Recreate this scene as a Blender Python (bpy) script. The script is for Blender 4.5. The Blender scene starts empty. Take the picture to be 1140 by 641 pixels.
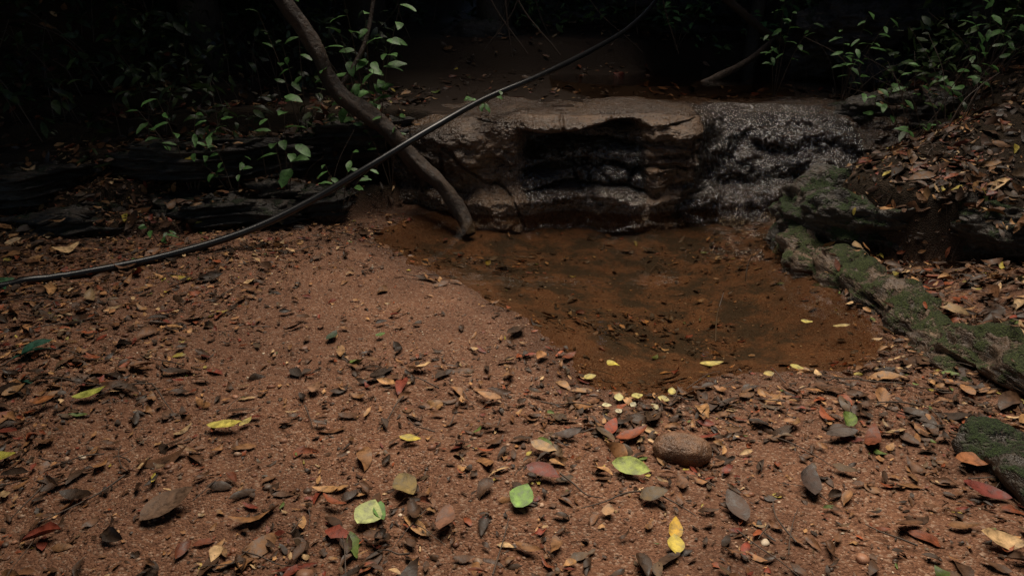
import bpy, math, numpy as np, bmesh
from mathutils import Vector
from mathutils.bvhtree import BVHTree
rng=np.random.default_rng(7)
sc=bpy.context.scene
sc.view_settings.view_transform='Standard'
sc.view_settings.look='None'; sc.view_settings.exposure=0

# ------------------------------------------------------------ noise helpers
def _h(ix,iy,iz,s):
    n=(ix.astype(np.int64)*374761393+iy.astype(np.int64)*668265263+iz.astype(np.int64)*1274126177+s*974634777)&0xffffffff
    n=((n^(n>>13))*1274126177)&0xffffffff
    n=((n^(n>>16))*2246822519)&0xffffffff
    n=n^(n>>15)
    return (n&0xffffff)/float(0xffffff)*2-1
def vn(x,y,z=None,s=0):
    x=np.asarray(x,float);y=np.asarray(y,float)
    z=np.zeros_like(x) if z is None else np.asarray(z,float)+x*0
    y=y+x*0
    ix,iy,iz=np.floor(x),np.floor(y),np.floor(z)
    fx,fy,fz=x-ix,y-iy,z-iz
    fx,fy,fz=[f*f*f*(f*(f*6-15)+10) for f in (fx,fy,fz)]
    r=0
    for a in (0,1):
        for b in (0,1):
            for c in (0,1):
                r=r+_h(ix+a,iy+b,iz+c,s)*(fx if a else 1-fx)*(fy if b else 1-fy)*(fz if c else 1-fz)
    return r
def fbm(x,y,z=None,o=4,s=0,g=.5):
    r=0;a=1.;t=0
    x=np.asarray(x,float);y=np.asarray(y,float)
    z=np.zeros_like(x+y) if z is None else np.asarray(z,float)
    f=1.
    for i in range(o):
        r=r+a*vn(x*f+i*7.3,y*f-i*3.1,z*f+i*1.7,s+i);t+=a;a*=g;f*=2.03
    return r/t
def ss(x,a,b):
    t=np.clip((x-a)/(b-a),0,1);return t*t*(3-2*t)
def sdf(P,x,y):
    P=np.array(P,float);d=np.full(np.shape(x),1e9);ins=np.zeros(np.shape(x),bool)
    for i in range(len(P)):
        a=P[i];b=P[(i+1)%len(P)];e=b-a
        wx,wy=x-a[0],y-a[1]
        t=np.clip((wx*e[0]+wy*e[1])/(e@e),0,1)
        d=np.minimum(d,(wx-e[0]*t)**2+(wy-e[1]*t)**2)
        c=((a[1]>y)!=(b[1]>y))
        if abs(e[1])>1e-9:
            ins^=c&(x<a[0]+(y-a[1])/e[1]*e[0])
    d=np.sqrt(d);return np.where(ins,-d,d)

# ------------------------------------------------------------ terrain
POOL=[(-.94,4.55),(-.98,4.9),(-.75,5.25),(-.4,5.6),(.5,5.9),(1.6,5.9),(2.5,5.7),(2.3,5.1),(1.93,4.45),(1.86,3.8),(1.84,3.25),(1.77,2.9),
      (1.55,2.74),(1.12,2.68),(.8,2.6),(.5,2.5),(.33,2.66),(.24,2.91),(.1,3.22),(-.15,3.56),(-.38,3.86),(-.70,4.2)]
LEFT=[(-60,2.0),(-5,3.45),(-2.9,4.1),(-2.2,4.5),(-1.25,5.1),(-.85,5.35),(-.75,5.7),(-.7,80),(-60,80)]
RIGHT=[(60,1.0),(3.3,3.5),(2.5,3.95),(2.15,4.25),(2.1,4.6),(2.6,5.3),(2.95,5.7),(3.2,8),(3.3,80),(60,80)]
def step(s,p,sl,sharp=.28):
    k=s/p;f=np.floor(k);fr=k-f
    return sl*p*(f+ss(fr,0,sharp))*.75+.25*sl*s
def H(x,y,full=False):
    x=np.asarray(x,float);y=np.asarray(y,float)
    d=sdf(POOL,x,y)+.06*fbm(x*3,y*3,o=3,s=3)
    z=np.where(d<0,-.26*(1-np.exp(np.minimum(d,0)/.6)),.075*(1-np.exp(-np.maximum(d,0)/.45)))
    amp=ss(np.abs(d),0,.35)*.8+.2
    z=z+amp*(.040*fbm(x*1.6,y*1.6,o=3,s=5)+.018*fbm(x*6,y*6,o=3,s=9))+.005*fbm(x*25,y*25,o=2,s=11)
    z=z+.05*ss(-x,1.2,3)*ss(y,1,3)+.16*ss(x,1.85,3.0)*ss(-y,-4.2,-3.2)
    warp=.16*fbm(x*1.3,y*1.3,o=3,s=21)
    sL=-sdf(LEFT,x,y)+warp*1.3
    sR=-sdf(RIGHT,x,y)+warp*.6
    a=np.maximum(sL,0)
    zl=.02+step(a,.42,.42)+ .55*np.maximum(a-2.2,0)
    zl=np.where(sL>0,zl+.07*fbm(x*2,y*4,o=4,s=31)*ss(a,0,.2),-1)
    b=np.maximum(sR,0)
    zr=.03+.36*ss(b,0,.12)+.55*b+.06*fbm(x*2.5,y*2.5,o=4,s=41)*ss(b,0,.2)+.35*np.maximum(b-2.0,0)
    zr=np.where(sR>0,zr,-1)
    yy=y-.5*ss(x,1.2,1.9)
    zt=(.73-.06*ss(x,1.3,2))*ss(yy,5.74,5.9)+.03*fbm(x*2,y*2,o=3,s=51)+.12*np.maximum(yy-6.6,0)+.25*ss(yy+.3*fbm(x,y,o=2,s=52),8.0,8.3)+.2*np.maximum(yy-11,0)
    zt=np.where(yy>5.74,zt,-1)
    zz=np.maximum(np.maximum(z,zl),np.maximum(zr,zt))
    zz=np.minimum(zz,14+.0*x)
    if full:
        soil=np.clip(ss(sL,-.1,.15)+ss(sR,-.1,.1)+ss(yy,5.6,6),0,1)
        return zz,d,soil,sL,sR
    return zz
def grow(a,n,q,st):
    o=[];v=a;s=st
    for i in range(n): s*=q;v+=s;o.append(v)
    return o
fx=list(np.arange(-3.7,3.9,.02));fy=list(np.arange(.9,6.5,.02))
X=np.array([2*(-3.7)-v for v in grow(-3.7,52,1.1,.025)][::-1]+fx+grow(fx[-1],52,1.1,.025))
Y=np.array([2*(.9)-v for v in grow(.9,40,1.12,.025)][::-1]+fy+grow(fy[-1],60,1.085,.025))

def mk(name,V,F,cols=None,mat=None,smooth=True,attrs=None):
    V=np.ascontiguousarray(V,np.float32);F=np.ascontiguousarray(F,np.int32)
    m=bpy.data.meshes.new(name);k=F.shape[1]
    m.vertices.add(len(V));m.vertices.foreach_set('co',V.ravel())
    m.loops.add(F.size);m.loops.foreach_set('vertex_index',F.ravel())
    m.polygons.add(len(F));m.polygons.foreach_set('loop_start',np.arange(0,F.size,k,dtype=np.int32))
    m.polygons.foreach_set('loop_total',np.full(len(F),k,np.int32))
    m.update(calc_edges=True)
    if smooth: m.polygons.foreach_set('use_smooth',np.ones(len(F),bool))
    if cols is not None:
        c=m.color_attributes.new('Col','FLOAT_COLOR','POINT')
        cc=np.ones((len(V),4),np.float32);cc[:,:3]=cols
        c.data.foreach_set('color',cc.ravel())
    m.validate()
    o=bpy.data.objects.new(name,m);sc.collection.objects.link(o)
    if mat: m.materials.append(mat)
    return o
def gridF(nu,nv):
    i=np.arange(nu-1)[:,None];j=np.arange(nv-1)[None,:]
    a=(i*nv+j).ravel()
    return np.stack([a,a+nv,a+nv+1,a+1],1)

# ------------------------------------------------------------ materials
class N:
    def __init__(s,name):
        s.m=bpy.data.materials.new(name);s.m.use_nodes=True;s.t=s.m.node_tree;s.t.nodes.clear()
        s.out=s.n('ShaderNodeOutputMaterial')
    def n(s,t,**k):
        a=s.t.nodes.new(t)
        for p,v in k.items(): setattr(a,p,v)
        return a
    def l(s,a,b): s.t.links.new(a,b)
    def noise(s,sc_,det=4,rough=.55,vec=None,dist=0):
        a=s.n('ShaderNodeTexNoise');a.inputs['Scale'].default_value=sc_;a.inputs['Detail'].default_value=det
        a.inputs['Roughness'].default_value=rough;a.inputs['Distortion'].default_value=dist
        s.l(vec if vec else s.pos(),a.inputs['Vector']);return a.outputs['Fac']
    def pos(s):
        if not hasattr(s,'_p'): s._p=s.n('ShaderNodeNewGeometry')
        return s._p.outputs['Position']
    def nrm(s): s.pos();return s._p.outputs['Normal']
    def map(s,scale,rot=(0,0,0)):
        a=s.n('ShaderNodeMapping');a.inputs['Scale'].default_value=scale;a.inputs['Rotation'].default_value=rot
        s.l(s.pos(),a.inputs['Vector']);return a.outputs[0]
    def ramp(s,f,st):
        a=s.n('ShaderNodeValToRGB');e=a.color_ramp.elements
        while len(e)<len(st): e.new(.5)
        for q,(p,c) in zip(e,st):
            q.position=p;q.color=(c,c,c,1) if isinstance(c,(int,float)) else (*c,1)
        s.l(f,a.inputs[0]);return a.outputs[0]
    def mix(s,f,a,b,mode='MIX'):
        q=s.n('ShaderNodeMix',data_type='RGBA',blend_type=mode)
        for v,i in ((f,0),(a,6),(b,7)):
            if hasattr(v,'is_linked'): s.l(v,q.inputs[i])
            else: q.inputs[i].default_value=v if not isinstance(v,tuple) else (*v,1)
        return q.outputs[2]
    def math(s,op,a,b=0.,clamp=False):
        q=s.n('ShaderNodeMath',operation=op,use_clamp=clamp)
        for i,v in enumerate((a,b)):
            if hasattr(v,'is_linked'): s.l(v,q.inputs[i])
            else: q.inputs[i].default_value=v
        return q.outputs[0]
    def bump(s,h,st,dist=.01,nx=None):
        b=s.n('ShaderNodeBump');b.inputs['Strength'].default_value=st;b.inputs['Distance'].default_value=dist
        s.l(h,b.inputs['Height'])
        if nx: s.l(nx,b.inputs['Normal'])
        return b.outputs[0]
    def bsdf(s,col,rough,norm=None,spec=.5):
        b=s.n('ShaderNodeBsdfPrincipled')
        for v,i in ((col,'Base Color'),(rough,'Roughness'),(spec,'Specular IOR Level')):
            if hasattr(v,'is_linked'): s.l(v,b.inputs[i])
            else: b.inputs[i].default_value=v if not isinstance(v,tuple) else (*v,1)
        if norm: s.l(norm,b.inputs['Normal'])
        s.b=b
        s.l(b.outputs[0],s.out.inputs[0]);return b
    def attr(s):
        a=s.n('ShaderNodeAttribute',attribute_name='Col');return a
def mat_ground():
    g=N('ground_soil');at=g.attr();sp=g.n('ShaderNodeSeparateColor');g.l(at.outputs['Color'],sp.inputs[0])
    wet,soil,uw=sp.outputs
    n1=g.noise(2.2,3);n2=g.noise(55,4,.75)
    sand=g.ramp(n2,[(.3,(.09,.034,.016)),(.5,(.225,.094,.046)),(.72,(.38,.185,.105))])
    vo=g.n('ShaderNodeTexVoronoi');vo.inputs['Scale'].default_value=130;g.l(g.pos(),vo.inputs['Vector'])
    vs=g.n('ShaderNodeSeparateColor');g.l(vo.outputs['Color'],vs.inputs[0])
    grain=g.ramp(vs.outputs[0],[(0,(.05,.024,.014)),(.45,(.21,.092,.045)),(.8,(.33,.172,.10)),(.97,(.6,.45,.33))])
    c=g.mix(.45,sand,grain)
    c=g.mix(g.ramp(n1,[(.35,0.),(.65,.75)]),c,g.mix(.65,c,(.09,.040,.022)))
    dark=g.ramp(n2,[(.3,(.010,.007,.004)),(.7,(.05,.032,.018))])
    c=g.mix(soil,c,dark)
    n4=g.noise(4.5,5,.7)
    bed=g.mix(g.ramp(n4,[(.42,0.),(.56,.88)]),g.mix(.25,g.mix(1.,c,(.72,.66,.6),'MULTIPLY'),(.12,.065,.03)),(.020,.016,.010))
    c=g.mix(uw,c,bed)
    c=g.mix(g.math('MULTIPLY',wet,.5),c,(.03,.014,.008))
    r=g.math('SUBTRACT',.75,g.math('MULTIPLY',wet,.42))
    r=g.math('ADD',r,g.math('MULTIPLY',soil,.15))
    hh=g.math('ADD',g.math('MULTIPLY',n2,1.),g.math('MULTIPLY',vo.outputs['Distance'],-.8))
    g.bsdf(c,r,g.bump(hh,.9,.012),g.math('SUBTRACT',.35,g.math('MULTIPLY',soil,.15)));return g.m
def mat_leaf(name='dead_leaf',r=(.35,.6),spec=.45,tr=0):
    g=N(name);at=g.attr();n=g.noise(45,3,.65)
    c=g.mix(1.,at.outputs['Color'],g.ramp(n,[(.3,.4),(.5,.95),(.75,1.45)]),'MULTIPLY')
    rr=g.ramp(n,[(.3,r[0]),(.7,r[1])])
    g.bsdf(c,rr,g.bump(n,.5,.004),spec)
    if tr:
        t=g.n('ShaderNodeBsdfTranslucent');g.l(c,t.inputs[0]);m=g.n('ShaderNodeMixShader');m.inputs[0].default_value=tr
        g.l(g.b.outputs[0],m.inputs[1]);g.l(t.outputs[0],m.inputs[2]);g.l(m.outputs[0],g.out.inputs[0])
    return g.m
def mat_attr(name,r,spec):
    g=N(name);g.bsdf(g.attr().outputs['Color'],r,None,spec);return g.m
def mat_rock(name,cols,moss=0.,rough=(.3,.6),strat=True,mosscol=(.035,.06,.012),wetattr=False):
    g=N(name)
    n1=g.noise(3,3,.6);n2=g.noise(30,4,.7)
    st=g.noise(2.2,5,.6,vec=g.map((1.,1.,5. if wetattr else 7.),(.12,.10,0)),dist=.6) if strat else n1
    c=g.ramp(st,[(.3,cols[0]),(.5,cols[1]),(.68,cols[2])])
    c=g.mix(1.,c,g.ramp(n2,[(.3,.45),(.7,1.4)]),'MULTIPLY')
    c=g.mix(g.ramp(n1,[(.45,0.),(.6,.7)]),c,g.mix(.7,c,cols[0]))
    r=g.ramp(n2,[(.35,rough[0]),(.65,rough[1])])
    h=g.math('ADD',g.math('MULTIPLY',st,1.6),g.math('MULTIPLY',n2,.6))
    spec=.5
    if moss>0:
        sp=g.n('ShaderNodeSeparateXYZ');g.l(g.nrm(),sp.inputs[0])
        f=g.math('ADD',g.math('MULTIPLY',sp.outputs[2],.25),g.math('MULTIPLY',g.noise(7,4,.75),1.6))
        f=g.ramp(g.math('MULTIPLY',f,.8),[(1.0-moss,0.),(1.12-moss,1.)])
        n3=g.noise(120,3,.8)
        mc=g.mix(1.,mosscol,g.ramp(n3,[(.35,.2),(.7,2.6)]),'MULTIPLY')
        c=g.mix(f,c,mc);r=g.mix(f,r,(.85,.85,.85));h=g.math('ADD',h,g.math('MULTIPLY',g.math('MULTIPLY',f,n3),1.8))
    nb=g.bump(h,1.,.03)
    if wetattr:
        at=g.attr();q=g.n('ShaderNodeSeparateColor');g.l(at.outputs['Color'],q.inputs[0])
        w=q.outputs[0]
        c=g.mix(g.math('MULTIPLY',w,.5),c,(.04,.021,.012))
        r=g.mix(w,r,(.15,.15,.15))
        n4=g.noise(22,3,.65,vec=g.map((1.5,1.5,.8)))
        nb=g.bump(g.math('MULTIPLY',n4,w),1.,.055,nb)
        c=g.mix(q.outputs[1],c,g.mix(1.,(.18,.105,.058),g.ramp(n2,[(.3,.5),(.7,1.3)]),'MULTIPLY'))
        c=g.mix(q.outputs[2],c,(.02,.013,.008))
        spec=g.math('ADD',.5,g.math('MULTIPLY',w,.5))
    g.bsdf(c,r,nb,spec);return g.m
def mat_bark(name,cols,moss=.0):
    return mat_rock(name,cols,moss,(.5,.8),False)
def mat_simple(name,c,r,bs=40,bst=.2,var=.3):
    g=N(name);n=g.noise(bs,3)
    cc=g.mix(1.,c,g.ramp(n,[(.3,1-var),(.7,1+var)]),'MULTIPLY');g.bsdf(cc,r,g.bump(n,bst,.004));return g.m
M_ground=mat_ground();M_leaf=mat_leaf(r=(.38,.7),spec=.28);M_green=mat_leaf('green_leaf',(.4,.55),.4,.2);M_stone=mat_attr('pebble_stone',.5,.4)
M_fol=mat_attr('canopy_leaf',.6,.2)
M_ledge=mat_rock('wet_ledge_rock',[(.04,.023,.013),(.12,.068,.037),(.23,.14,.08)],.0,(.24,.5),wetattr=True)
M_slab=mat_rock('bank_rock',[(.010,.007,.005),(.03,.021,.014),(.06,.042,.028)],.18,(.4,.7),mosscol=(.02,.03,.008))
M_moss=mat_rock('mossy_rock',[(.02,.015,.010),(.045,.032,.021),(.09,.062,.04)],.27,(.35,.7),mosscol=(.035,.058,.012))
M_ridge=mat_rock('mossy_ridge_rock',[(.05,.03,.018),(.12,.075,.045),(.20,.13,.08)],.26,(.35,.7),mosscol=(.06,.078,.018))
M_bark=mat_bark('brown_bark',[(.022,.013,.007),(.055,.032,.019),(.11,.065,.038)])
M_darkbark=mat_bark('dark_bark',[(.012,.009,.006),(.035,.024,.015),(.06,.04,.025)],.15)
M_hose=mat_simple('black_rubber',(.012,.012,.013),.3,15,.1,.3)
M_twig=mat_simple('twig_wood',(.07,.045,.03),.65)
M_cob=mat_rock('cobble_stone',[(.11,.055,.03),(.19,.10,.052),(.26,.145,.08)],0,(.35,.6),False)

# ------------------------------------------------------------ ground
gx,gy=np.meshgrid(X,Y,indexing='ij')
zz,d,soil,sL,sR=H(gx,gy,True)
wet=np.clip(1-ss(d,-.02,.3)+.35*ss(fbm(gx*1.5,gy*1.5,o=3,s=77),.0,.6),0,1)
wet=np.maximum(wet,ss(gy,5.7,6)*.9*(1-ss(sL,-.1,.3))*(1-ss(sR,-.1,.3)))
uw=1-ss(d,-.4,0.02)  # bed darkens with depth: light lost in the water put into its colour
wet=wet*(1-.6*uw)
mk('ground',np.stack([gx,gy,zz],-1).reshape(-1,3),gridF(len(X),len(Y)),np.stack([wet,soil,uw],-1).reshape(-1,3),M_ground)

# ------------------------------------------------------------ water
def water_mat(name,tint,bs=5.,bst=.03,glint_paint=False):
    g=N(name)
    n=g.noise(bs,3,.5,vec=g.map((1,1.6,1) if not glint_paint else (1.3,1.3,.6)));nb=g.bump(n,bst,.05)
    t=g.n('ShaderNodeBsdfTransparent');t.inputs[0].default_value=(*tint,1)
    gl=g.n('ShaderNodeBsdfGlossy');gl.inputs['Roughness'].default_value=.02 if not glint_paint else .12;gl.inputs[0].default_value=(1,1,1,1)
    g.l(nb,gl.inputs['Normal'])
    f=g.n('ShaderNodeFresnel');f.inputs[0].default_value=1.42 if not glint_paint else 1.6;g.l(nb,f.inputs['Normal'])
    m=g.n('ShaderNodeMixShader');g.l(f.outputs[0],m.inputs[0]);g.l(t.outputs[0],m.inputs[1]);g.l(gl.outputs[0],m.inputs[2])
    o=m.outputs[0]
    if glint_paint:  # pale diffuse speckles: highlights of the wet film painted as colour
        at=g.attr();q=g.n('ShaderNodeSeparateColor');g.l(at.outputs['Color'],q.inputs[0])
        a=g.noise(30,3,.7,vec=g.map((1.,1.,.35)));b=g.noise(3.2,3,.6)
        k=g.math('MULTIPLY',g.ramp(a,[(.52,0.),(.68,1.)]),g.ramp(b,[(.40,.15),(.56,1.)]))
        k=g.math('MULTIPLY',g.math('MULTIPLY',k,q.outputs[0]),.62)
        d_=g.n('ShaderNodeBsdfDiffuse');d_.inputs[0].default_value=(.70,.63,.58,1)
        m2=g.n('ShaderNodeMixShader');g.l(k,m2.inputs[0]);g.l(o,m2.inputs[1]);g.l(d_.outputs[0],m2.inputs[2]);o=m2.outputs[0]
    g.l(o,g.out.inputs[0]);return g.m
def flat(name,xs,ys,keep,z,mat):
    a,b=np.meshgrid(xs,ys,indexing='ij')
    V=np.stack([a,b,np.full_like(a,z)],-1).reshape(-1,3);F=gridF(len(xs),len(ys))
    k=keep(a,b).ravel();F=F[k[F].all(1)]
    u,inv=np.unique(F,return_inverse=True)
    return mk(name,V[u],inv.reshape(F.shape),None,mat)
flat('pool_water',np.arange(-1.4,2.8,.04),np.arange(2.2,6.0,.04),lambda a,b:sdf(POOL,a,b)<.16,0.0,water_mat('pool_water',(.90,.81,.67),5.,.05))
flat('stream_water',np.arange(-.2,3.4,.05),np.arange(6.4,9.5,.05),lambda a,b:((a-1.5-.15*(b-6.4))**2/1.3**2+(b-7.5)**2/1.1**2<1),.87,water_mat('stream_water',(.5,.38,.28),9,.1))

# ------------------------------------------------------------ rock ledge (little fall)
def ledge():
    nx,nf,nt=460,230,70
    xs=np.linspace(-1.0,3.25,nx)[:,None]
    t=np.linspace(0,1,nf)[None,:]
    zt=.755+.05*fbm(xs*1.6,xs*0,o=4,s=61)-.12*ss(-xs,.2,1.0)-.06*ss(xs,1.3,2.)
    z=-.28+(zt+.28)*t
    x=xs+0*z
    zs=z+.10*np.sin(x*1.9+.6)+.05*fbm(x*1.5,z*2,o=2,s=62)
    right=ss(x+.15*fbm(x*2,z*3,o=2,s=80),1.3,1.9)
    y=5.44+.10*fbm(x*1.1,x*0+3,o=2,s=63)+z*(.08+.75*right)-.18*ss(x,2.3,3.2)+.2*ss(-x,.3,1.)
    y=y-.16*(1-ss(z+.05*fbm(x*3,x*0,o=2,s=64),.08,.2))*(1-.7*right)          # foot shelf
    # lumpy wet slope of the little fall
    k=(z+.16*fbm(x*1.9,z*1.2,o=4,s=81))/.21;fr=k-np.floor(k)
    y=y+right*(.09*(ss(fr,.3,1.)-fr)+.16*fbm(x*2.6,z*2.2,o=5,s=82))
    # strata
    k=zs/.115;fr=k-np.floor(k)
    lay=_h(np.floor(k),np.floor(k)*0,np.floor(k)*0,5)
    lam=(1-right)*ss(fbm(x*1.4+9,z*2.2,o=3,s=75),-.15,.4)
    y=y+lam*(.06*(fr**1.6)-.02+.03*lay*ss(fbm(x*1.2,z*3+5,o=2,s=66),-.3,.5))
    # hollow with sagging layers
    hx=ss(x,.02,.16)*(1-ss(x,.92,1.12))
    top=.67-.05*np.sin(x*5);bot=.12+.09*fbm(x*2,x*0,o=2,s=67)
    hol=hx*ss(z,bot,bot+.10)*(1-ss(z,top-.07,top))
    sag=z+.34*(x-.1)*ss(.6-x,-.6,.6)-.16*np.sin((x-.1)*3.2)+.05*fbm(x*3,z*3,o=3,s=89)
    rel=np.clip((z-bot)/(top-bot),0,1)
    k2=sag/.17;f2=k2-np.floor(k2)
    y=y+hol*(.38*rel**1.1-.08+.14*(ss(f2,.3,1)-f2*.3))
    y=y-.07*hx*np.exp(-((z-top-.02)/.05)**2)
    bl=ss(x,1.02,1.15)*(1-ss(x,1.4,1.65));y=y-.10*bl*ss(z,.1,.2)*(1-ss(z,.6,.8))
    y=y+.14*fbm(x*2.0,z*2.0,o=5,s=68)+.06*fbm(x*6,z*8,o=4,s=69)+.02*fbm(x*26,z*30,o=3,s=70)
    ck=np.abs(fbm(x*1.9+.8*z,z*1.3,o=3,s=76));y=y+.05*np.exp(-(ck/.03)**2)*(1-.8*right)
    r=.15;q=np.clip((z-(zt-r))/r,0,1);y=y+r*(1-np.sqrt(np.maximum(1-q*q*.98,0)))
    V1=np.stack([x,y,z],-1)
    s=np.linspace(0,1,nt+1)[None,1:]
    y2=y[:,-1:]+1.2*s**1.4;x2=xs+0*s
    z2=zt+.04*fbm(x2*3,y2*3,o=4,s=71)*ss(s,0,.1)+.015*fbm(x2*12,y2*12,o=3,s=72)*ss(s,0,.05)-.2*ss(s,.8,1)+.03*ss(s,0,.4)
    V2=np.stack([x2,y2,z2],-1)
    V=np.concatenate([V1,V2],1)
    w=np.zeros(V.shape[:2]);
    w[:,:nf]=np.clip(right*(1-ss(x,2.6,2.9))+.95*hol+.8*ss(fbm(x*3,z*3,o=3,s=73),-.25,.2)+.7*(1-ss(z,.02,.12)),0,1)
    w[:,nf:]=.7+.3*ss(x2,1.2,1.9)
    tan=np.zeros_like(w);tan[:,:nf]=.45*(1-ss(z,.1,.2))+.4*ss(fbm(x*1.6+4,z*4,o=3,s=74),.1,.4)*(1-hol)*(1-right)+.2*ss(z,.5,.62)*(1-hol)*(1-right);tan[:,nf:]=.15
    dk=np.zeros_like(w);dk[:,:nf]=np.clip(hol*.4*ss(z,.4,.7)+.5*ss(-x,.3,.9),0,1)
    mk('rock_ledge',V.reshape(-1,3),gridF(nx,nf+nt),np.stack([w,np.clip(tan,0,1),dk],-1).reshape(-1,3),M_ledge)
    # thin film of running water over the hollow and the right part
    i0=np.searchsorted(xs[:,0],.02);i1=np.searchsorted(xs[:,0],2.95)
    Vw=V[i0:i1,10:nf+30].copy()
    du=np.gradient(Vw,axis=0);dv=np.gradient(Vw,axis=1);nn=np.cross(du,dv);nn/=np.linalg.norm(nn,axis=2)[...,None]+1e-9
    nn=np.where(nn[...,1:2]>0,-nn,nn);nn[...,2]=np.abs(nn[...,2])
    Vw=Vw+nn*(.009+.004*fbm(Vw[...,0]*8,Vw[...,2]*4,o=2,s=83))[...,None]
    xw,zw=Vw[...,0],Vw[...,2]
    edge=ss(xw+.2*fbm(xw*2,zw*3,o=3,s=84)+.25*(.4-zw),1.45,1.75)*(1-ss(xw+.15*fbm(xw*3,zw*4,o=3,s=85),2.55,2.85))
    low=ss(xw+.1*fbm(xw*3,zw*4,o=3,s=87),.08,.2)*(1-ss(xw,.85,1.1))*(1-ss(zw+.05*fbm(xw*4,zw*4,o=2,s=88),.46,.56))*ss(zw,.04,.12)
    glints=edge*(.30+.7*ss(fbm(xw*2.6,zw*2,o=3,s=86),-.2,.3))+.5*low  # where the painted highlights sit on fall and hollow
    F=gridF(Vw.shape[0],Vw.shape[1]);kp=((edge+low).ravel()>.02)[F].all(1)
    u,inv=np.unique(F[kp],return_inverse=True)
    mk('waterfall',Vw.reshape(-1,3)[u],inv.reshape(-1,4),np.stack([glints]*3,-1).reshape(-1,3)[u],water_mat('falling_water',(.93,.9,.86),24,.9,True))
ledge()

# ------------------------------------------------------------ rocks
def ico(sub):
    bm=bmesh.new();bmesh.ops.create_icosphere(bm,subdivisions=sub,radius=1)
    V=np.array([v.co[:] for v in bm.verts]);F=np.array([[v.index for v in f.verts] for f in bm.faces]);bm.free();return V,F
I5=ico(6);I1=ico(1);I2=ico(2)
BV=[]
def rock(name,c,size,rot=0,seed=0,pw=.6,amp=.12,mat=M_slab,strat=0.,fine=.03,big=.5):
    V,F=I5
    P=np.sign(V)*np.abs(V)**pw
    S=np.array(size);m_=min(S[1],.4)
    P=P*S;W=P.copy();n=V
    P=P+n*np.minimum(S,m_)*(fbm(W[:,0]*.6/m_+seed,W[:,1]*.9/m_,W[:,2]*1.5/m_,o=4,s=seed)*big*2)[:,None]
    rd=1-2*np.abs(fbm(W[:,0]*2.4+seed,W[:,1]*3.4,W[:,2]*6,o=4,s=seed+5))
    P=P+n*(.05*amp/.3*(rd-.5))[:,None]
    if strat:
        k=P[:,2]/strat+.6*fbm(P[:,0]*1.5,P[:,1]*1.5,o=2,s=seed+1);fr=k-np.floor(k)
        P[:,:2]*= (1+(.12*(fr**2)-.05)/np.maximum(.3,np.linalg.norm(P[:,:2],axis=1)))[:,None]
    P+=n*(fine*fbm(P[:,0]*9,P[:,1]*9,P[:,2]*9,o=5,s=seed+3))[:,None]
    a,b=math.cos(rot),math.sin(rot)
    P=np.stack([P[:,0]*a-P[:,1]*b,P[:,0]*b+P[:,1]*a,P[:,2]],1)+np.array(c)
    BV.append(BVHTree.FromPolygons([tuple(p) for p in P],[tuple(int(i) for i in f) for f in F]))
    return mk(name,P,F,None,mat)
R=math.radians
# left bank strata
rock('rock_slab',(-3.1,4.55,.10),(.75,.28,.13),R(16),11,.65,.4,M_slab,.06)
rock('rock_slab',(-2.15,4.85,.14),(.50,.26,.12),R(28),18,.65,.4,M_slab,.06)
rock('rock_slab',(-1.55,5.2,.15),(.42,.2,.11),R(34),12,.65,.4,M_slab,.06)
rock('rock_slab',(-3.5,5.0,.36),(.9,.35,.12),R(10),13,.65,.4,M_slab,.06)
rock('rock_slab',(-2.3,5.35,.45),(.7,.28,.12),R(14),14,.65,.4,M_slab,.06)
rock('rock_slab',(-1.35,5.8,.50),(.5,.3,.15),R(15),16,.65,.4,M_slab,.08)
# right bank
rock('mossy_boulder',(2.42,4.32,.18),(.46,.24,.21),R(-26),21,.9,.5,M_moss,0,.07,.4)
rock('mossy_boulder',(2.98,3.95,.30),(.42,.24,.15),R(-25),22,.9,.5,M_moss,0,.07,.4)
rock('mossy_boulder',(2.22,4.72,.14),(.25,.3,.22),R(-60),23,.9,.5,M_moss,0,.07,.4)
rock('mossy_boulder',(1.75,1.62,.03),(.20,.50,.15),R(8),24,.8,.5,M_moss,0,.05,.35)
rock('mossy_rock_ridge',(2.06,3.35,.0),(1.05,.17,.10),R(-88),25,.8,.7,M_ridge,0,.05,.4)
rock('mossy_rock_ridge',(1.99,4.15,.01),(.45,.14,.10),R(-78),26,.8,.7,M_ridge,0,.05,.4)
rock('mossy_rock_ridge',(2.18,2.40,.03),(.65,.15,.12),R(-74),27,.8,.7,M_ridge,0,.05,.4)
# terrace back rocks
rock('rock_slab',(-.4,8.9,1.0),(.9,.5,.28),R(5),31,.8,.4,M_slab,0,.06)
rock('rock_slab',(3.9,8.0,1.2),(.8,.6,.4),R(-10),32,.8,.4,M_slab,0,.06)
rock('rock_slab',(1.6,10.2,1.4),(1.8,.5,.3),R(0),33,.8,.4,M_slab,0,.06)
rock('rock_slab',(3.35,6.0,.70),(.5,.3,.18),R(-10),34,.8,.4,M_slab,0,.06)
def top(x,y):
    """height and normal of ground or rocks at x,y"""
    z=H(x,y);Nn=nrmH(x,y)
    for i in range(len(x)):
        for b in BV:
            h=b.ray_cast(Vector((x[i],y[i],3.)),Vector((0,0,-1)))
            if h[0] is not None and h[0].z>z[i]:
                z[i]=h[0].z;v=h[1];v=v if v.z>0 else -v;Nn[i]=(v.x,v.y,max(v.z,.35))
    return z,Nn
cz=float(H(np.array([.61]),np.array([2.08]))[0])
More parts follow.
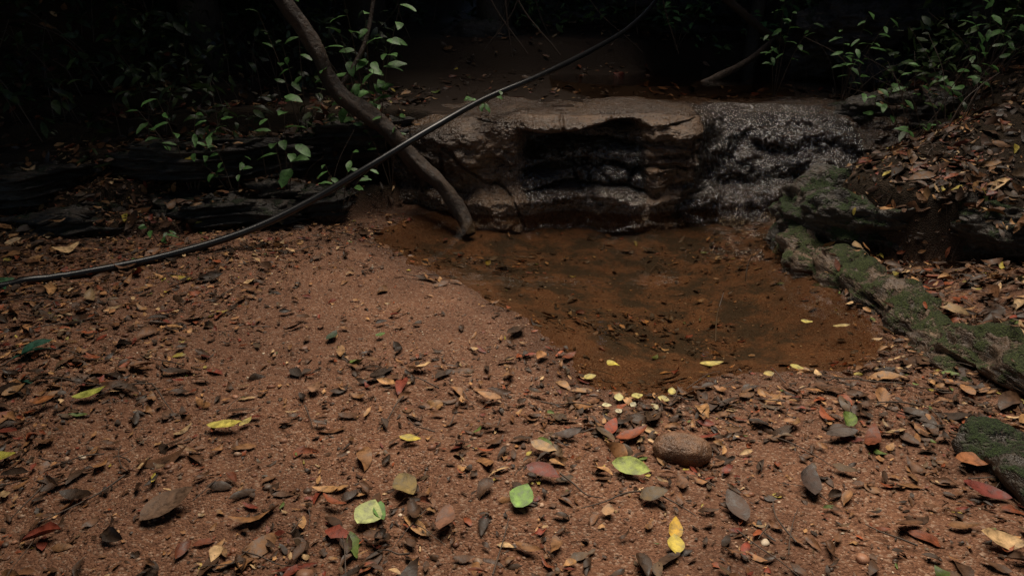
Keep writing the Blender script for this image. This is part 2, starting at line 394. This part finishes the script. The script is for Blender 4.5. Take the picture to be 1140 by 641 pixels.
def cobble():
    V,F=ico(5);P=np.sign(V)*np.abs(V)**.9*(1+.10*fbm(V[:,0]+5,V[:,1],V[:,2],o=3,s=41))[:,None]*np.array([.108,.072,.055])
    a,b=math.cos(R(-12)),math.sin(R(-12));P=np.stack([P[:,0]*a-P[:,1]*b,P[:,0]*b+P[:,1]*a,P[:,2]],1)+np.array([.61,2.05,cz+.022])
    mk('cobble',P,F,None,M_cob)
cobble()

# ------------------------------------------------------------ tubes
def cr(P,n):
    P=np.array(P,float);Q=np.vstack([2*P[0]-P[1],P,2*P[-1]-P[-2]]);o=[]
    for i in range(1,len(Q)-2):
        for t in np.linspace(0,1,n,endpoint=False):
            o.append(.5*((2*Q[i])+(-Q[i-1]+Q[i+1])*t+(2*Q[i-1]-5*Q[i]+4*Q[i+1]-Q[i+2])*t*t+(-Q[i-1]+3*Q[i]-3*Q[i+1]+Q[i+2])*t**3))
    o.append(P[-1]);return np.array(o)
def tubeVF(P,r,k=10,rough=0,seed=0):
    P=np.array(P,float);n=len(P);r=np.broadcast_to(r,(n,)) if np.ndim(r) else np.full(n,r)
    T=np.gradient(P,axis=0);T/=np.linalg.norm(T,axis=1)[:,None]+1e-9
    up=np.array([0,0,1.]);
    A=np.cross(T,up);bad=np.linalg.norm(A,axis=1)<.15
    A[bad]=np.cross(T[bad],[1,0,0]);A/=np.linalg.norm(A,axis=1)[:,None];B=np.cross(A,T)
    a=np.linspace(0,2*np.pi,k,endpoint=False)
    R_=r[:,None]*np.ones(k)[None]
    if rough:
        L=np.cumsum(np.r_[0,np.linalg.norm(np.diff(P,axis=0),axis=1)])[:,None]
        R_=R_*(1+rough*fbm(L*4+0*a,np.cos(a)[None]*1.5+0*L,np.sin(a)[None]*1.5+0*L,o=4,s=seed))
    V=P[:,None]+A[:,None]*(np.cos(a)[None]*R_)[...,None]+B[:,None]*(np.sin(a)[None]*R_)[...,None]
    i=np.arange(n-1)[:,None];j=np.arange(k)[None];j2=(j+1)%k
    F=np.stack([i*k+j+0*j2,i*k+j2,(i+1)*k+j2,(i+1)*k+j],-1).reshape(-1,4)
    return V.reshape(-1,3),F
def join(L):
    Vs=[];Fs=[];o=0
    for V,F in L: Vs.append(V);Fs.append(F+o);o+=len(V)
    return np.concatenate(Vs),np.concatenate(Fs)
def tube(name,P,r,mat,k=14,rough=0,n=10,seed=0):
    C=cr(P,n);rr=np.interp(np.linspace(0,1,len(C)),np.linspace(0,1,len(r)),r)
    V,F=tubeVF(C,rr,k,rough,seed);return mk(name,V,F,None,mat)
# black water hose
hp=[(-3.9,2.75,0.),(-3.3,3.02,.03),(-2.8,3.32,.04),(-2.48,3.60,.05),(-2.11,3.92,.10),(-1.71,4.22,.19),(-1.34,4.48,.33),(-.93,4.72,.54),(-.58,5.0,.72),(-.21,5.5,.87),
   (.23,6.0,1.0),(.76,6.8,1.17),(1.22,7.6,1.35),(1.67,8.5,1.64),(2.2,9.5,2.2)]
hp=[(a,b,max(c,float(H(np.array([a]),np.array([b]))[0])+.025)) for a,b,c in hp]
C=cr(hp,14);C[:,2]=np.maximum(C[:,2],H(C[:,0],C[:,1])+.018)
mk('water_hose',*tubeVF(C,.0235,16),None,M_hose)
# leaning trunk
V1=join([
 tubeVF(*(lambda C:(C,np.interp(np.linspace(0,1,len(C)),[0,.2,.4,.6,1],[.045,.055,.065,.060,.065])))(cr([(-.33,5.05,-.10),(-.40,5.15,.06),(-.55,5.24,.24),(-.78,5.32,.44),(-.97,5.36,.66),(-1.34,5.42,.945),(-1.50,5.45,1.27),(-1.70,5.45,1.6),(-2.1,5.5,2.3),(-2.5,5.6,3.6)],14)),18,.6,3),
 tubeVF(cr([(-.72,5.32,.40),(-.72,5.5,.2),(-.8,5.6,-.05)],10),np.linspace(.045,.03,21),12,.3,4),
 tubeVF(cr([(-1.34,5.42,.93),(-1.15,5.6,1.25),(-1.05,5.75,1.7),(-.9,5.9,2.6)],10),np.linspace(.022,.01,31),12,.2,5)])
mk('leaning_tree_trunk',*V1,None,M_bark)
tube('fallen_log',[(1.75,6.9,.80),(2.1,7.2,.90),(2.5,7.6,1.02),(2.95,8.2,1.2)],[.035,.04,.035,.03],M_bark,14,.3,8,7)
tube('tree_branch',[(1.9,7.7,2.0),(2.2,8.0,1.72),(2.55,8.1,1.48),(2.87,8.2,1.28),(3.3,8.4,1.1)],[.05,.045,.04,.04,.04],M_bark,14,.25,8,8)
for i,(x,y,r,lx) in enumerate([(2.85,8.6,.07,.1),(-.2,8.9,.16,-.2),(-3.1,7.2,.15,.3),(4.6,7.0,.14,-.3),(.9,11,.2,.2),(-1.9,9.5,.2,0),(3.9,10.5,.22,.2),(-5.5,7.5,.2,.1),(6,9,.2,0),(-5,-1.5,.2,.2),(5,-2,.2,0),(0.5,-4,.22,.1)]):
    z=float(H(np.array([x]),np.array([y]))[0])
    tube('tree_trunk',[(x,y,z-.2),(x+lx*.3,y,z+1),(x+lx,y+.1,z+3),(x+lx*1.5,y,z+6.5)],[r*1.5,r*1.05,r*.95,r*.7],M_darkbark,16,.2,8,20+i)
# vines / hanging roots
L=[]
for i in range(30):
    x=rng.uniform(-3,5);y=rng.uniform(6.8,10.5);r=rng.uniform(.003,.009)
    L.append(tubeVF(cr([(x,y,4),(x+rng.normal(0,.15),y,2.6),(x+rng.normal(0,.25),y,1.7),(x+rng.normal(0,.4),y,1.1)],8),r,6))
mk('hanging_vines',*join(L),None,M_twig)

# ------------------------------------------------------------ leaves
US=np.array([0,.1,.25,.42,.6,.77,.9,1.]);VS=np.array([-1,0,1.]);NU=len(US)
def leaves(name,P,N_,yaw,pitch,roll,Ln,Wd,curl,fold,cols,mat,base=False,twist=None,wn=.06):
    n=len(P);u=US[None,:,None];v=VS[None,None,:]
    prof=(np.sin(np.pi*np.clip(US,0,1)**.85)**.8);prof[0]=.04;prof[-1]=.02
    w=prof[None,:,None]*(1+wn*rng.normal(size=(n,NU,1)))*(Wd/2)[:,None,None]
    x=((u if base else u-.5)+.0*v)*Ln[:,None,None]*np.ones((n,1,1))
    y=v*w+(.06*Ln[:,None,None]*rng.normal(size=(n,1,1)))*np.sin(np.pi*u)
    y=y+0*x;x=x+0*y
    cc=curl[:,None,None]*Ln[:,None,None]
    z=fold[:,None,None]*np.abs(v)*w+cc*((u-.5)**2*4-(.0 if not base else 1.))+.014*Ln[:,None,None]*rng.normal(size=(n,NU,3))*np.abs(v)
    if twist is not None:
        a=twist[:,None,None]*(u-.5);ca,sa=np.cos(a),np.sin(a);y,z=y*ca-z*sa,y*sa+z*ca
    c,s=np.cos(roll)[:,None,None],np.sin(roll)[:,None,None];y,z=y*c-z*s,y*s+z*c
    c,s=np.cos(pitch)[:,None,None],np.sin(pitch)[:,None,None];x,z=x*c-z*s,x*s+z*c
    N_=N_/np.linalg.norm(N_,axis=1)[:,None]
    T=np.stack([np.cos(yaw),np.sin(yaw),0*yaw],1);T=T-N_*(T*N_).sum(1)[:,None];T/=np.linalg.norm(T,axis=1)[:,None]
    B=np.cross(N_,T)
    Q=P[:,None,None]+T[:,None,None]*x[...,None]+B[:,None,None]*y[...,None]+N_[:,None,None]*z[...,None]
    f=gridF(NU,3);F=(f[None]+(np.arange(n)*NU*3)[:,None,None]).reshape(-1,4)
    C=np.repeat(cols[:,None],NU*3,1).reshape(n,NU,3,3)*(1+.12*rng.normal(size=(n,NU,3,1)));C[:,:,1]*=1.2
    return mk(name,Q.reshape(-1,3),F,np.clip(C,0.002,1).reshape(-1,3),mat)
def nrmH(x,y,e=.03):
    a=(H(x+e,y)-H(x-e,y))/(2*e);b=(H(x,y+e)-H(x,y-e))/(2*e)
    a=np.clip(a,-1.2,1.2);b=np.clip(b,-1.2,1.2);return np.stack([-a,-b,np.ones_like(a)],1)
DEAD=np.array([(.035,.018,.009),(.065,.031,.015),(.12,.054,.024),(.21,.10,.040),(.32,.17,.07),(.19,.05,.018),(.085,.052,.028),(.40,.26,.13),(.15,.03,.015)])
DP=np.array([.22,.22,.18,.13,.07,.07,.05,.04,.04])
def litter(name,x,y,Lm,extra=0.,flat_=1.,bright=1.,asp=(.28,.5),rocks=False,wn=.08):
    n=len(x)
    if rocks: z,Nn=top(x,y)
    else: z=H(x,y);Nn=nrmH(x,y)
    Ln=np.clip(Lm*np.exp(.42*rng.normal(size=n)),.012,.17);Wd=Ln*rng.uniform(*asp,n)
    cols=DEAD[rng.choice(len(DEAD),n,p=DP/DP.sum())]*rng.uniform(.6,1.35,(n,1))*bright
    k=rng.random(n);g=k<.012;cols[g]=np.array([.36,.28,.05])*rng.uniform(.6,1.1,(g.sum(),1))
    g=(k>.012)&(k<.02);cols[g]=np.array([.10,.14,.03])*rng.uniform(.6,1.2,(g.sum(),1))
    cols=cols*np.where(z<-.025,.6,1.)[:,None]          # leaves on the pool bed: dimming through the water put into their colour
    P=np.stack([x,y,z+.004+extra*rng.random(n)+.03*Ln],1)
    return leaves(name,P,Nn,rng.uniform(0,2*np.pi,n),rng.normal(0,.12,n)*flat_,rng.normal(0,.28,n)*flat_,Ln,Wd,rng.normal(.03,.10,n),rng.normal(.1,.4,n),cols,M_leaf,twist=rng.normal(0,.6,n),wn=wn)
def dens(x,y):
    d=sdf(POOL,x,y)
    strip=np.exp(-(((x+.55-(3.1-y)*.25)/.85)**2+((y-3.3)/1.0)**2))*.96
    base=.45+.8*ss(fbm(x*1.9,y*1.9,o=3,s=91),-.15,.35)
    base*=1-strip
    base+=1.1*np.exp(-((x-.75)**2/.5**2+(y-2.35)**2/.22**2))
    base+=.9*np.exp(-((x+.45)**2/.3**2+(y-2.6)**2/.12**2))
    base+=1.2*ss(x,1.1,1.8)*(y<3)+1.*ss(-x,1.3,2.4)
    base=np.where(d<0,.12+.6*ss(fbm(x*2,y*2,o=2,s=92),-.05,.35)+.5*(d>-.15)*(y<3),base)
    return base
def scatter(n,x0,x1,y0,y1,df,mx):
    x=rng.uniform(x0,x1,n);y=rng.uniform(y0,y1,n);k=rng.random(n)*mx<df(x,y);return x[k],y[k]
x,y=scatter(17500,-3.4,3.2,1.0,5.3,dens,2.0)
litter('leaf_litter',x,y,.046,.014)
x,y=scatter(1100,-3.2,3.0,1.1,4.2,lambda a,b:dens(a,b)*(sdf(POOL,a,b)>.05),2.0)
litter('leaf_litter',x,y,.085,.02,1.)
x,y=scatter(36000,-3.4,3.2,1.0,5.0,lambda a,b:dens(a,b)+.15*(sdf(POOL,a,b)>0),2.0)
litter('leaf_debris',x,y,.017,.004,1.2,1.1,(.2,.7),wn=.25)
# banks litter
def dbank(x,y):
    q=H(x,y,True);return np.clip(1.0*ss(q[4],.05,.2)+.6*ss(q[3],-.1,.2),0,1)*(.4+.6*ss(fbm(x*2,y*2,o=2,s=93),-.3,.2))
x,y=scatter(12000,-4.5,4.8,3.4,7.2,dbank,1.)
litter('bank_leaf_litter',x,y,.065,.03,1.6,.7,rocks=True)
x,y=scatter(1400,1.8,3.0,2.0,4.2,lambda a,b:(a>2.12+.2*rng.random(len(a)))*1.+.12,1.)
litter('bank_leaf_litter',x,y,.06,.04,1.5,1.,rocks=True)
x,y=scatter(1600,-.8,3.4,6.4,11,lambda a,b:.5+0*a,1.)
litter('bank_leaf_litter',x,y,.07,.03,1.2,.7)
# distinctive fallen leaves  (x,y,len,wid,yawdeg,color)
SPEC=[(-1.06,2.15,.13,.05,8,(.50,.42,.08)),(-1.0,2.19,.06,.03,60,(.45,.36,.12)),(-1.65,2.32,.12,.045,35,(.33,.34,.06)),(-1.78,2.25,.10,.04,20,(.28,.10,.03)),(.40,1.90,.13,.065,-20,(.34,.40,.10)),
(.03,1.71,.10,.07,65,(.20,.33,.08)),(-.44,1.66,.10,.075,70,(.42,.46,.18)),(-.395,1.67,.08,.035,-75,(.12,.24,.05)),(.38,2.19,.10,.045,70,(.26,.05,.02)),(.485,1.62,.09,.04,75,(.60,.36,.04)),(.47,1.55,.07,.045,80,(.55,.42,.07)),
(-.36,2.04,.08,.03,-10,(.50,.38,.06)),(-.34,1.79,.11,.07,-60,(.22,.15,.05)),(-1.06,1.70,.17,.09,50,(.13,.075,.045)),(.11,1.99,.10,.045,-30,(.38,.24,.12)),(-.09,2.40,.11,.04,-25,(.36,.19,.09)),(.90,2.73,.11,.035,5,(.48,.38,.10)),
(.46,2.74,.07,.04,-40,(.50,.40,.06)),(.34,2.62,.06,.035,20,(.42,.34,.1)),(1.66,3.12,.10,.035,10,(.40,.30,.12)),(1.52,3.2,.06,.025,-20,(.5,.42,.1)),(1.28,2.71,.06,.03,-30,(.42,.36,.1)),(1.12,2.62,.05,.03,10,(.4,.3,.1)),(1.80,4.15,.06,.03,0,(.5,.38,.05)),
(.98,1.83,.14,.06,75,(.05,.028,.02)),(.45,1.76,.10,.05,20,(.11,.07,.03)),(1.50,1.76,.13,.06,-35,(.16,.03,.02)),(1.57,1.92,.14,.06,-5,(.34,.13,.05)),(.52,2.46,.05,.04,10,(.48,.42,.14)),(.44,2.44,.05,.035,80,(.52,.46,.2)),(.62,2.42,.05,.04,-30,(.45,.38,.15)),
(.38,2.36,.04,.03,0,(.55,.5,.3)),(.49,2.38,.035,.025,60,(.5,.46,.3)),(.57,2.35,.04,.025,120,(.45,.38,.2)),(.42,2.31,.03,.025,30,(.5,.45,.3)),(.67,2.5,.05,.03,70,(.48,.4,.12)),
(-.62,2.9,.05,.03,30,(.10,.16,.04)),(-2.75,3.3,.06,.03,-60,(.45,.36,.06)),(-.80,2.42,.07,.05,80,(.25,.13,.07)),(-1.75,1.95,.1,.05,10,(.4,.36,.06)),(-.2,1.62,.1,.05,80,(.20,.09,.05)),(.29,1.67,.05,.035,70,(.35,.2,.1)),(-1.7,1.7,.16,.05,0,(.16,.08,.04)),(-.85,2.9,.08,.04,70,(.04,.06,.03)),
(.1,1.83,.12,.05,-30,(.17,.045,.03)),(.7,1.72,.13,.06,100,(.08,.045,.03)),(1.2,2.1,.13,.05,10,(.07,.05,.04)),(.2,2.1,.12,.04,20,(.06,.035,.025))]
A=np.array([(a[0],a[1],a[2],a[3],math.radians(a[4])) for a in SPEC]);CC=np.array([a[5] for a in SPEC])
Pz=np.maximum(H(A[:,0],A[:,1]),0)+.022
for i in range(len(A)):
    q=slice(i,i+1)
    big=A[i,2]>.09
    leaves('fallen_leaf',np.array([[A[i,0],A[i,1],Pz[i]+.008*big]]),np.array([[.0,-.12,1.]]),A[q,4],np.array([.02]),rng.normal(0,.12,1),A[q,2],A[q,3]*1.1,np.array([.06]),np.array([.18]),CC[q]*.85,M_leaf,twist=rng.normal(0,.3,1),wn=.03)

# ------------------------------------------------------------ pebbles
def pebbles(name,n,rm,T,df,sig=.45):
    x,y=scatter(n,-3.2,2.9,1.0,5.2,df,1.);n=len(x);z=H(x,y)
    r=np.clip(rm*np.exp(sig*rng.normal(size=n)),.0015,.035)
    V,F=T;s=np.stack([rng.uniform(.8,1.3,n),rng.uniform(.7,1.1,n),rng.uniform(.4,.75,n)],1)*r[:,None]
    a=rng.uniform(0,6.28,n);Q=V[None]*s[:,None]*(1+.12*rng.normal(size=(n,len(V),1)))
    Q=np.stack([Q[...,0]*np.cos(a)[:,None]-Q[...,1]*np.sin(a)[:,None],Q[...,0]*np.sin(a)[:,None]+Q[...,1]*np.cos(a)[:,None],Q[...,2]],-1)
    Q+=np.stack([x,y,z+.15*r],1)[:,None]
    pal=np.array([(.21,.09,.05),(.32,.155,.09),(.13,.06,.033),(.42,.27,.18),(.10,.065,.045),(.65,.52,.38)]);c=pal[rng.choice(6,n,p=[.3,.25,.22,.1,.1,.03])]*rng.uniform(.6,1.2,(n,1))
    c=c*np.where(z<-.03,.6,1.)[:,None]
    mk(name,Q.reshape(-1,3),(F[None]+(np.arange(n)*len(V))[:,None,None]).reshape(-1,3),np.repeat(c,len(V),0),M_stone)
dp=lambda x,y:np.where(sdf(POOL,x,y)<0,.25,1.)*(H(x,y)<.3)
ICO0=ico(1)
pebbles('gravel',24000,.0037,ICO0,dp)
pebbles('pebbles',600,.010,I2,lambda x,y:dp(x,y)*(.35+.65*ss(fbm(x*1.3,y*1.3,o=2,s=95),-.1,.3)),.4)

# ------------------------------------------------------------ twigs
L=[]
for i in range(520):
    x=rng.uniform(-3,2.8);y=rng.uniform(1.1,4.8)
    if rng.random()>dens(np.array([x]),np.array([y]))[0]*.8: continue
    l=rng.uniform(.04,.28);a=rng.uniform(0,6.28);k=rng.normal(0,.2)
    pts=np.array([(x+l*t*math.cos(a+k*t),y+l*t*math.sin(a+k*t)) for t in (0,.33,.66,1)])
    z=np.maximum(H(pts[:,0],pts[:,1]),-.2)+.012+rng.uniform(0,.015,4)
    L.append(tubeVF(cr(np.c_[pts,z],4),np.linspace(1,.5,13)*rng.uniform(.0015,.004),6))
mk('fallen_twigs',*join(L),None,M_twig)
tube('pool_twig',[(1.45,3.95,-.05),(1.47,4.0,.03),(1.50,4.02,.11)],[.004,.004,.002],M_twig,6)
tube('pool_twig',[(1.08,3.25,-.12),(1.12,3.4,-.04),(1.18,3.52,.05)],[.005,.004,.002],M_twig,6)

# ------------------------------------------------------------ plants
def plant(name,root,tips,lf,wf,nper,col,droop=.25):
    stems=[];P=[];Nn=[];Y=[];Pi=[];Ls=[]
    root=np.array(root,float)
    for tp in tips:
        tp=np.array(tp,float);mid=(root+tp)/2+np.array([0,0,.12*np.linalg.norm(tp-root)])
        C=cr([root,mid,tp],8);stems.append(tubeVF(C,np.linspace(.005,.0015,len(C)),6))
        dv=tp-root;yw=math.atan2(dv[1],dv[0])
        for j in range(nper):
            t=.35+.65*(j+1)/nper;p=C[min(len(C)-1,int(t*(len(C)-1)))]
            side=1 if j%2 else -1
            if j==nper-1: side=0
            P.append(p);Y.append(yw+side*rng.uniform(.6,1.2)+rng.normal(0,.15));Pi.append(rng.normal(-.1,.25));Ls.append(lf*rng.uniform(.7,1.15)*(.75+.25*math.sin(t*3)))
            Nn.append([rng.normal(0,.25),-.35+rng.normal(0,.2),1])
    n=len(P);P=np.array(P);Ls=np.array(Ls)
    e=bpy.data.objects.new(name,None);sc.collection.objects.link(e)
    o1=mk('stems',*join(stems),None,M_twig)
    o2=leaves('leaves',P,np.array(Nn),np.array(Y),np.array(Pi),rng.normal(0,.2,n),Ls,Ls*wf,np.full(n,-.12)*0-droop*.3,np.full(n,.15),np.array(col)[None]*rng.uniform(.6,1.3,(n,1)),M_green,base=True)
    o1.parent=e;o2.parent=e
def gz(x,y): return float(H(np.array([x]),np.array([y]))[0])
def bush(name,x,y,tips,lf,wf,nper,col):
    plant(name,(x,y,gz(x,y)-.02),tips,lf,wf,nper,col)
G1=(.09,.20,.055);G2=(.06,.14,.035)
S='broadleaf_seedling'
bush(S,-2.35,4.95,[(-2.62,4.9,.86),(-2.2,4.85,.84),(-2.42,4.8,.95),(-2.05,4.9,.80)],.14,.3,5,G1)
bush(S,-1.68,5.0,[(-1.72,4.9,.80),(-1.55,4.9,.62),(-1.60,4.95,.95)],.17,.5,4,G1)
bush(S,-2.05,4.95,[(-2.1,4.85,.62),(-1.9,4.85,.55),(-2.25,4.9,.5)],.10,.4,4,G2)
bush(S,-1.30,5.05,[(-1.35,4.9,.48),(-1.15,4.95,.56),(-1.05,5.0,.42)],.11,.4,4,G1)
bush(S,-.98,5.45,[(-1.0,5.3,.85),(-.85,5.3,.78),(-1.15,5.35,.7)],.10,.45,4,G1)
bush(S,-1.15,5.7,[(-1.3,5.5,1.35),(-1.1,5.5,1.5),(-.95,5.5,1.3),(-1.25,5.5,1.6),(-1.05,5.45,1.15),(-1.4,5.4,1.1),(-.85,5.6,1.55)],.16,.5,6,G1)
bush(S,-1.7,5.7,[(-1.75,5.5,1.3),(-1.9,5.5,1.5),(-1.6,5.5,1.6)],.13,.4,5,G2)
bush(S,-2.9,3.52,[(-2.95,3.4,.20),(-2.75,3.4,.14),(-3.05,3.45,.3)],.13,.4,4,(.04,.12,.05))
bush(S,-2.3,4.25,[(-2.35,4.2,.24),(-2.2,4.2,.2)],.08,.4,4,G2)
bush(S,-2.15,2.5,[(-2.3,2.45,.12),(-2.02,2.45,.10),(-2.1,2.6,.14)],.18,.4,2,(.02,.08,.05))
bush(S,-.25,5.9,[(-.35,5.6,.88),(-.1,5.6,.92),(-.2,5.5,.82)],.09,.45,4,G1)
bush(S,3.05,5.9,[(2.95,5.7,1.0),(2.8,5.8,1.1),(3.15,5.7,1.12),(3.3,5.7,.95)],.13,.35,5,G1)
bush(S,3.5,5.5,[(3.4,5.3,1.2),(3.55,5.3,1.35),(3.7,5.4,1.25),(3.3,5.4,1.05)],.13,.4,5,G2)
bush(S,3.1,6.6,[(2.9,6.4,1.35),(3.1,6.4,1.5),(3.3,6.4,1.45),(3.0,6.3,1.2)],.14,.35,6,G1)
bush(S,2.9,5.0,[(2.8,4.9,.75),(2.95,4.85,.8),(3.1,4.9,.72)],.10,.4,4,G2)
bush(S,3.9,5.9,[(3.7,5.7,1.6),(3.9,5.6,1.75),(4.1,5.7,1.6),(3.6,5.7,1.45),(4.2,5.6,1.4)],.14,.35,6,G1)
bush(S,2.6,7.0,[(2.4,6.8,1.3),(2.6,6.8,1.5),(2.8,6.8,1.4),(2.5,6.8,1.6)],.13,.35,6,G2)
bush(S,2.0,8.8,[(1.8,8.4,1.6),(2.1,8.4,1.75),(2.3,8.4,1.6),(1.6,8.5,1.8)],.14,.4,6,G1)
bush(S,3.2,8.6,[(3.0,8.3,1.7),(3.2,8.3,1.9),(3.5,8.3,1.8),(2.8,8.3,1.5)],.15,.4,6,G1)
# random undergrowth: one mass
x,y=scatter(3600,-6,7,5.0,12,lambda a,b:(lambda q:np.clip(.8*ss(q[3],.3,.8)+1.5*ss(q[4],.2,.6)+.5*ss(b,8.5,9),0,1)*ss(fbm(a*1.1,b*1.1,o=2,s=97)+.2*(a>2),-.3,.1))(H(a,b,True)),1.)
n0=len(x);k=8
x=np.repeat(x,k)+rng.normal(0,.10,n0*k);y=np.repeat(y,k)+rng.normal(0,.10,n0*k)
hh=np.repeat(rng.uniform(.1,.8,n0),k)*rng.uniform(.5,1.1,n0*k)
n=len(x);Ln=rng.uniform(.06,.15,n)
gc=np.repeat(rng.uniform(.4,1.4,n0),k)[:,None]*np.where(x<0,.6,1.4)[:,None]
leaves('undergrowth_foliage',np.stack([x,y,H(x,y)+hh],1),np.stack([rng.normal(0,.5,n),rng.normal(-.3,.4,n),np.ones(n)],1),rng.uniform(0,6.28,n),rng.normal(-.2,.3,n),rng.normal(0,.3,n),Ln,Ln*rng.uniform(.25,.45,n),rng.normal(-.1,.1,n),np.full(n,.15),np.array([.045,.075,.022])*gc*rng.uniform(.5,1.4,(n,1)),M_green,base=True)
# dry stalks and stems in the undergrowth
L=[]
for i in range(240):
    if i%3: x=rng.uniform(2.8,5);y=rng.uniform(4.6,7.5)
    else: x=rng.uniform(-4.5,-1.2);y=rng.uniform(5,7.5)
    z=gz(x,y);h=rng.uniform(.15,.8);a=rng.normal(0,.35);b=rng.normal(0,.3)
    L.append(tubeVF(cr([(x,y,z-.02),(x+a*h*.4,y+b*h*.4,z+h*.55),(x+a*h,y+b*h,z+h*rng.uniform(.7,1.))],5),np.linspace(1,.4,11)*rng.uniform(.002,.006),5))
mk('undergrowth_stalks',*join(L),None,M_twig)

# ------------------------------------------------------------ unseen forest canopy, added to shade; gap shaped for the light
n=4200
x=rng.uniform(-14,14,n);y=rng.uniform(-12,18,n);z=rng.uniform(4.0,7.0,n)
gapd=np.sqrt(((x-1.)/3.0)**2+((y-5.1)/3.6)**2)+.2*fbm(x*.8,y*.8,o=3,s=99)
k=(gapd>1.1);x,y,z=x[k],y[k],z[k];n=len(x)
Ln=rng.uniform(1.3,2.3,n)
leaves('shade_canopy',np.stack([x,y,z],1),np.stack([rng.normal(0,.35,n),rng.normal(0,.35,n),np.ones(n)],1),rng.uniform(0,6.28,n),rng.normal(0,.3,n),rng.normal(0,.3,n),Ln,Ln*.6,rng.normal(-.1,.1,n),np.full(n,.15),np.array([.03,.055,.015])*rng.uniform(.5,1.4,(n,1)),M_fol)

# ------------------------------------------------------------ light, camera
w=bpy.data.worlds.new("World");sc.world=w;w.use_nodes=True;nt=w.node_tree;nt.nodes.clear()
o=nt.nodes.new('ShaderNodeOutputWorld');bg=nt.nodes.new('ShaderNodeBackground');sk=nt.nodes.new('ShaderNodeTexSky')
sk.sky_type='NISHITA';sk.sun_disc=False;EL=math.radians(70);AZ=math.radians(8)
sk.sun_elevation=EL;sk.sun_rotation=AZ
nt.links.new(sk.outputs[0],bg.inputs[0]);bg.inputs[1].default_value=.08;nt.links.new(bg.outputs[0],o.inputs[0])
sd=bpy.data.lights.new('sun','SUN');sd.energy=5.0;sd.angle=math.radians(46);sd.color=(1,.88,.72)
so=bpy.data.objects.new('sun',sd);sc.collection.objects.link(so)
D=Vector((math.sin(AZ)*math.cos(EL),math.cos(AZ)*math.cos(EL),math.sin(EL)))
so.rotation_euler=D.to_track_quat('Z','Y').to_euler()
cd=bpy.data.cameras.new('camera');cd.lens=24;cd.sensor_width=36;cd.clip_end=300;cd.clip_start=.05
co=bpy.data.objects.new('camera',cd);sc.collection.objects.link(co);co.location=(0,0,1.5);co.rotation_euler=(math.radians(90-22),0,0)
sc.camera=co
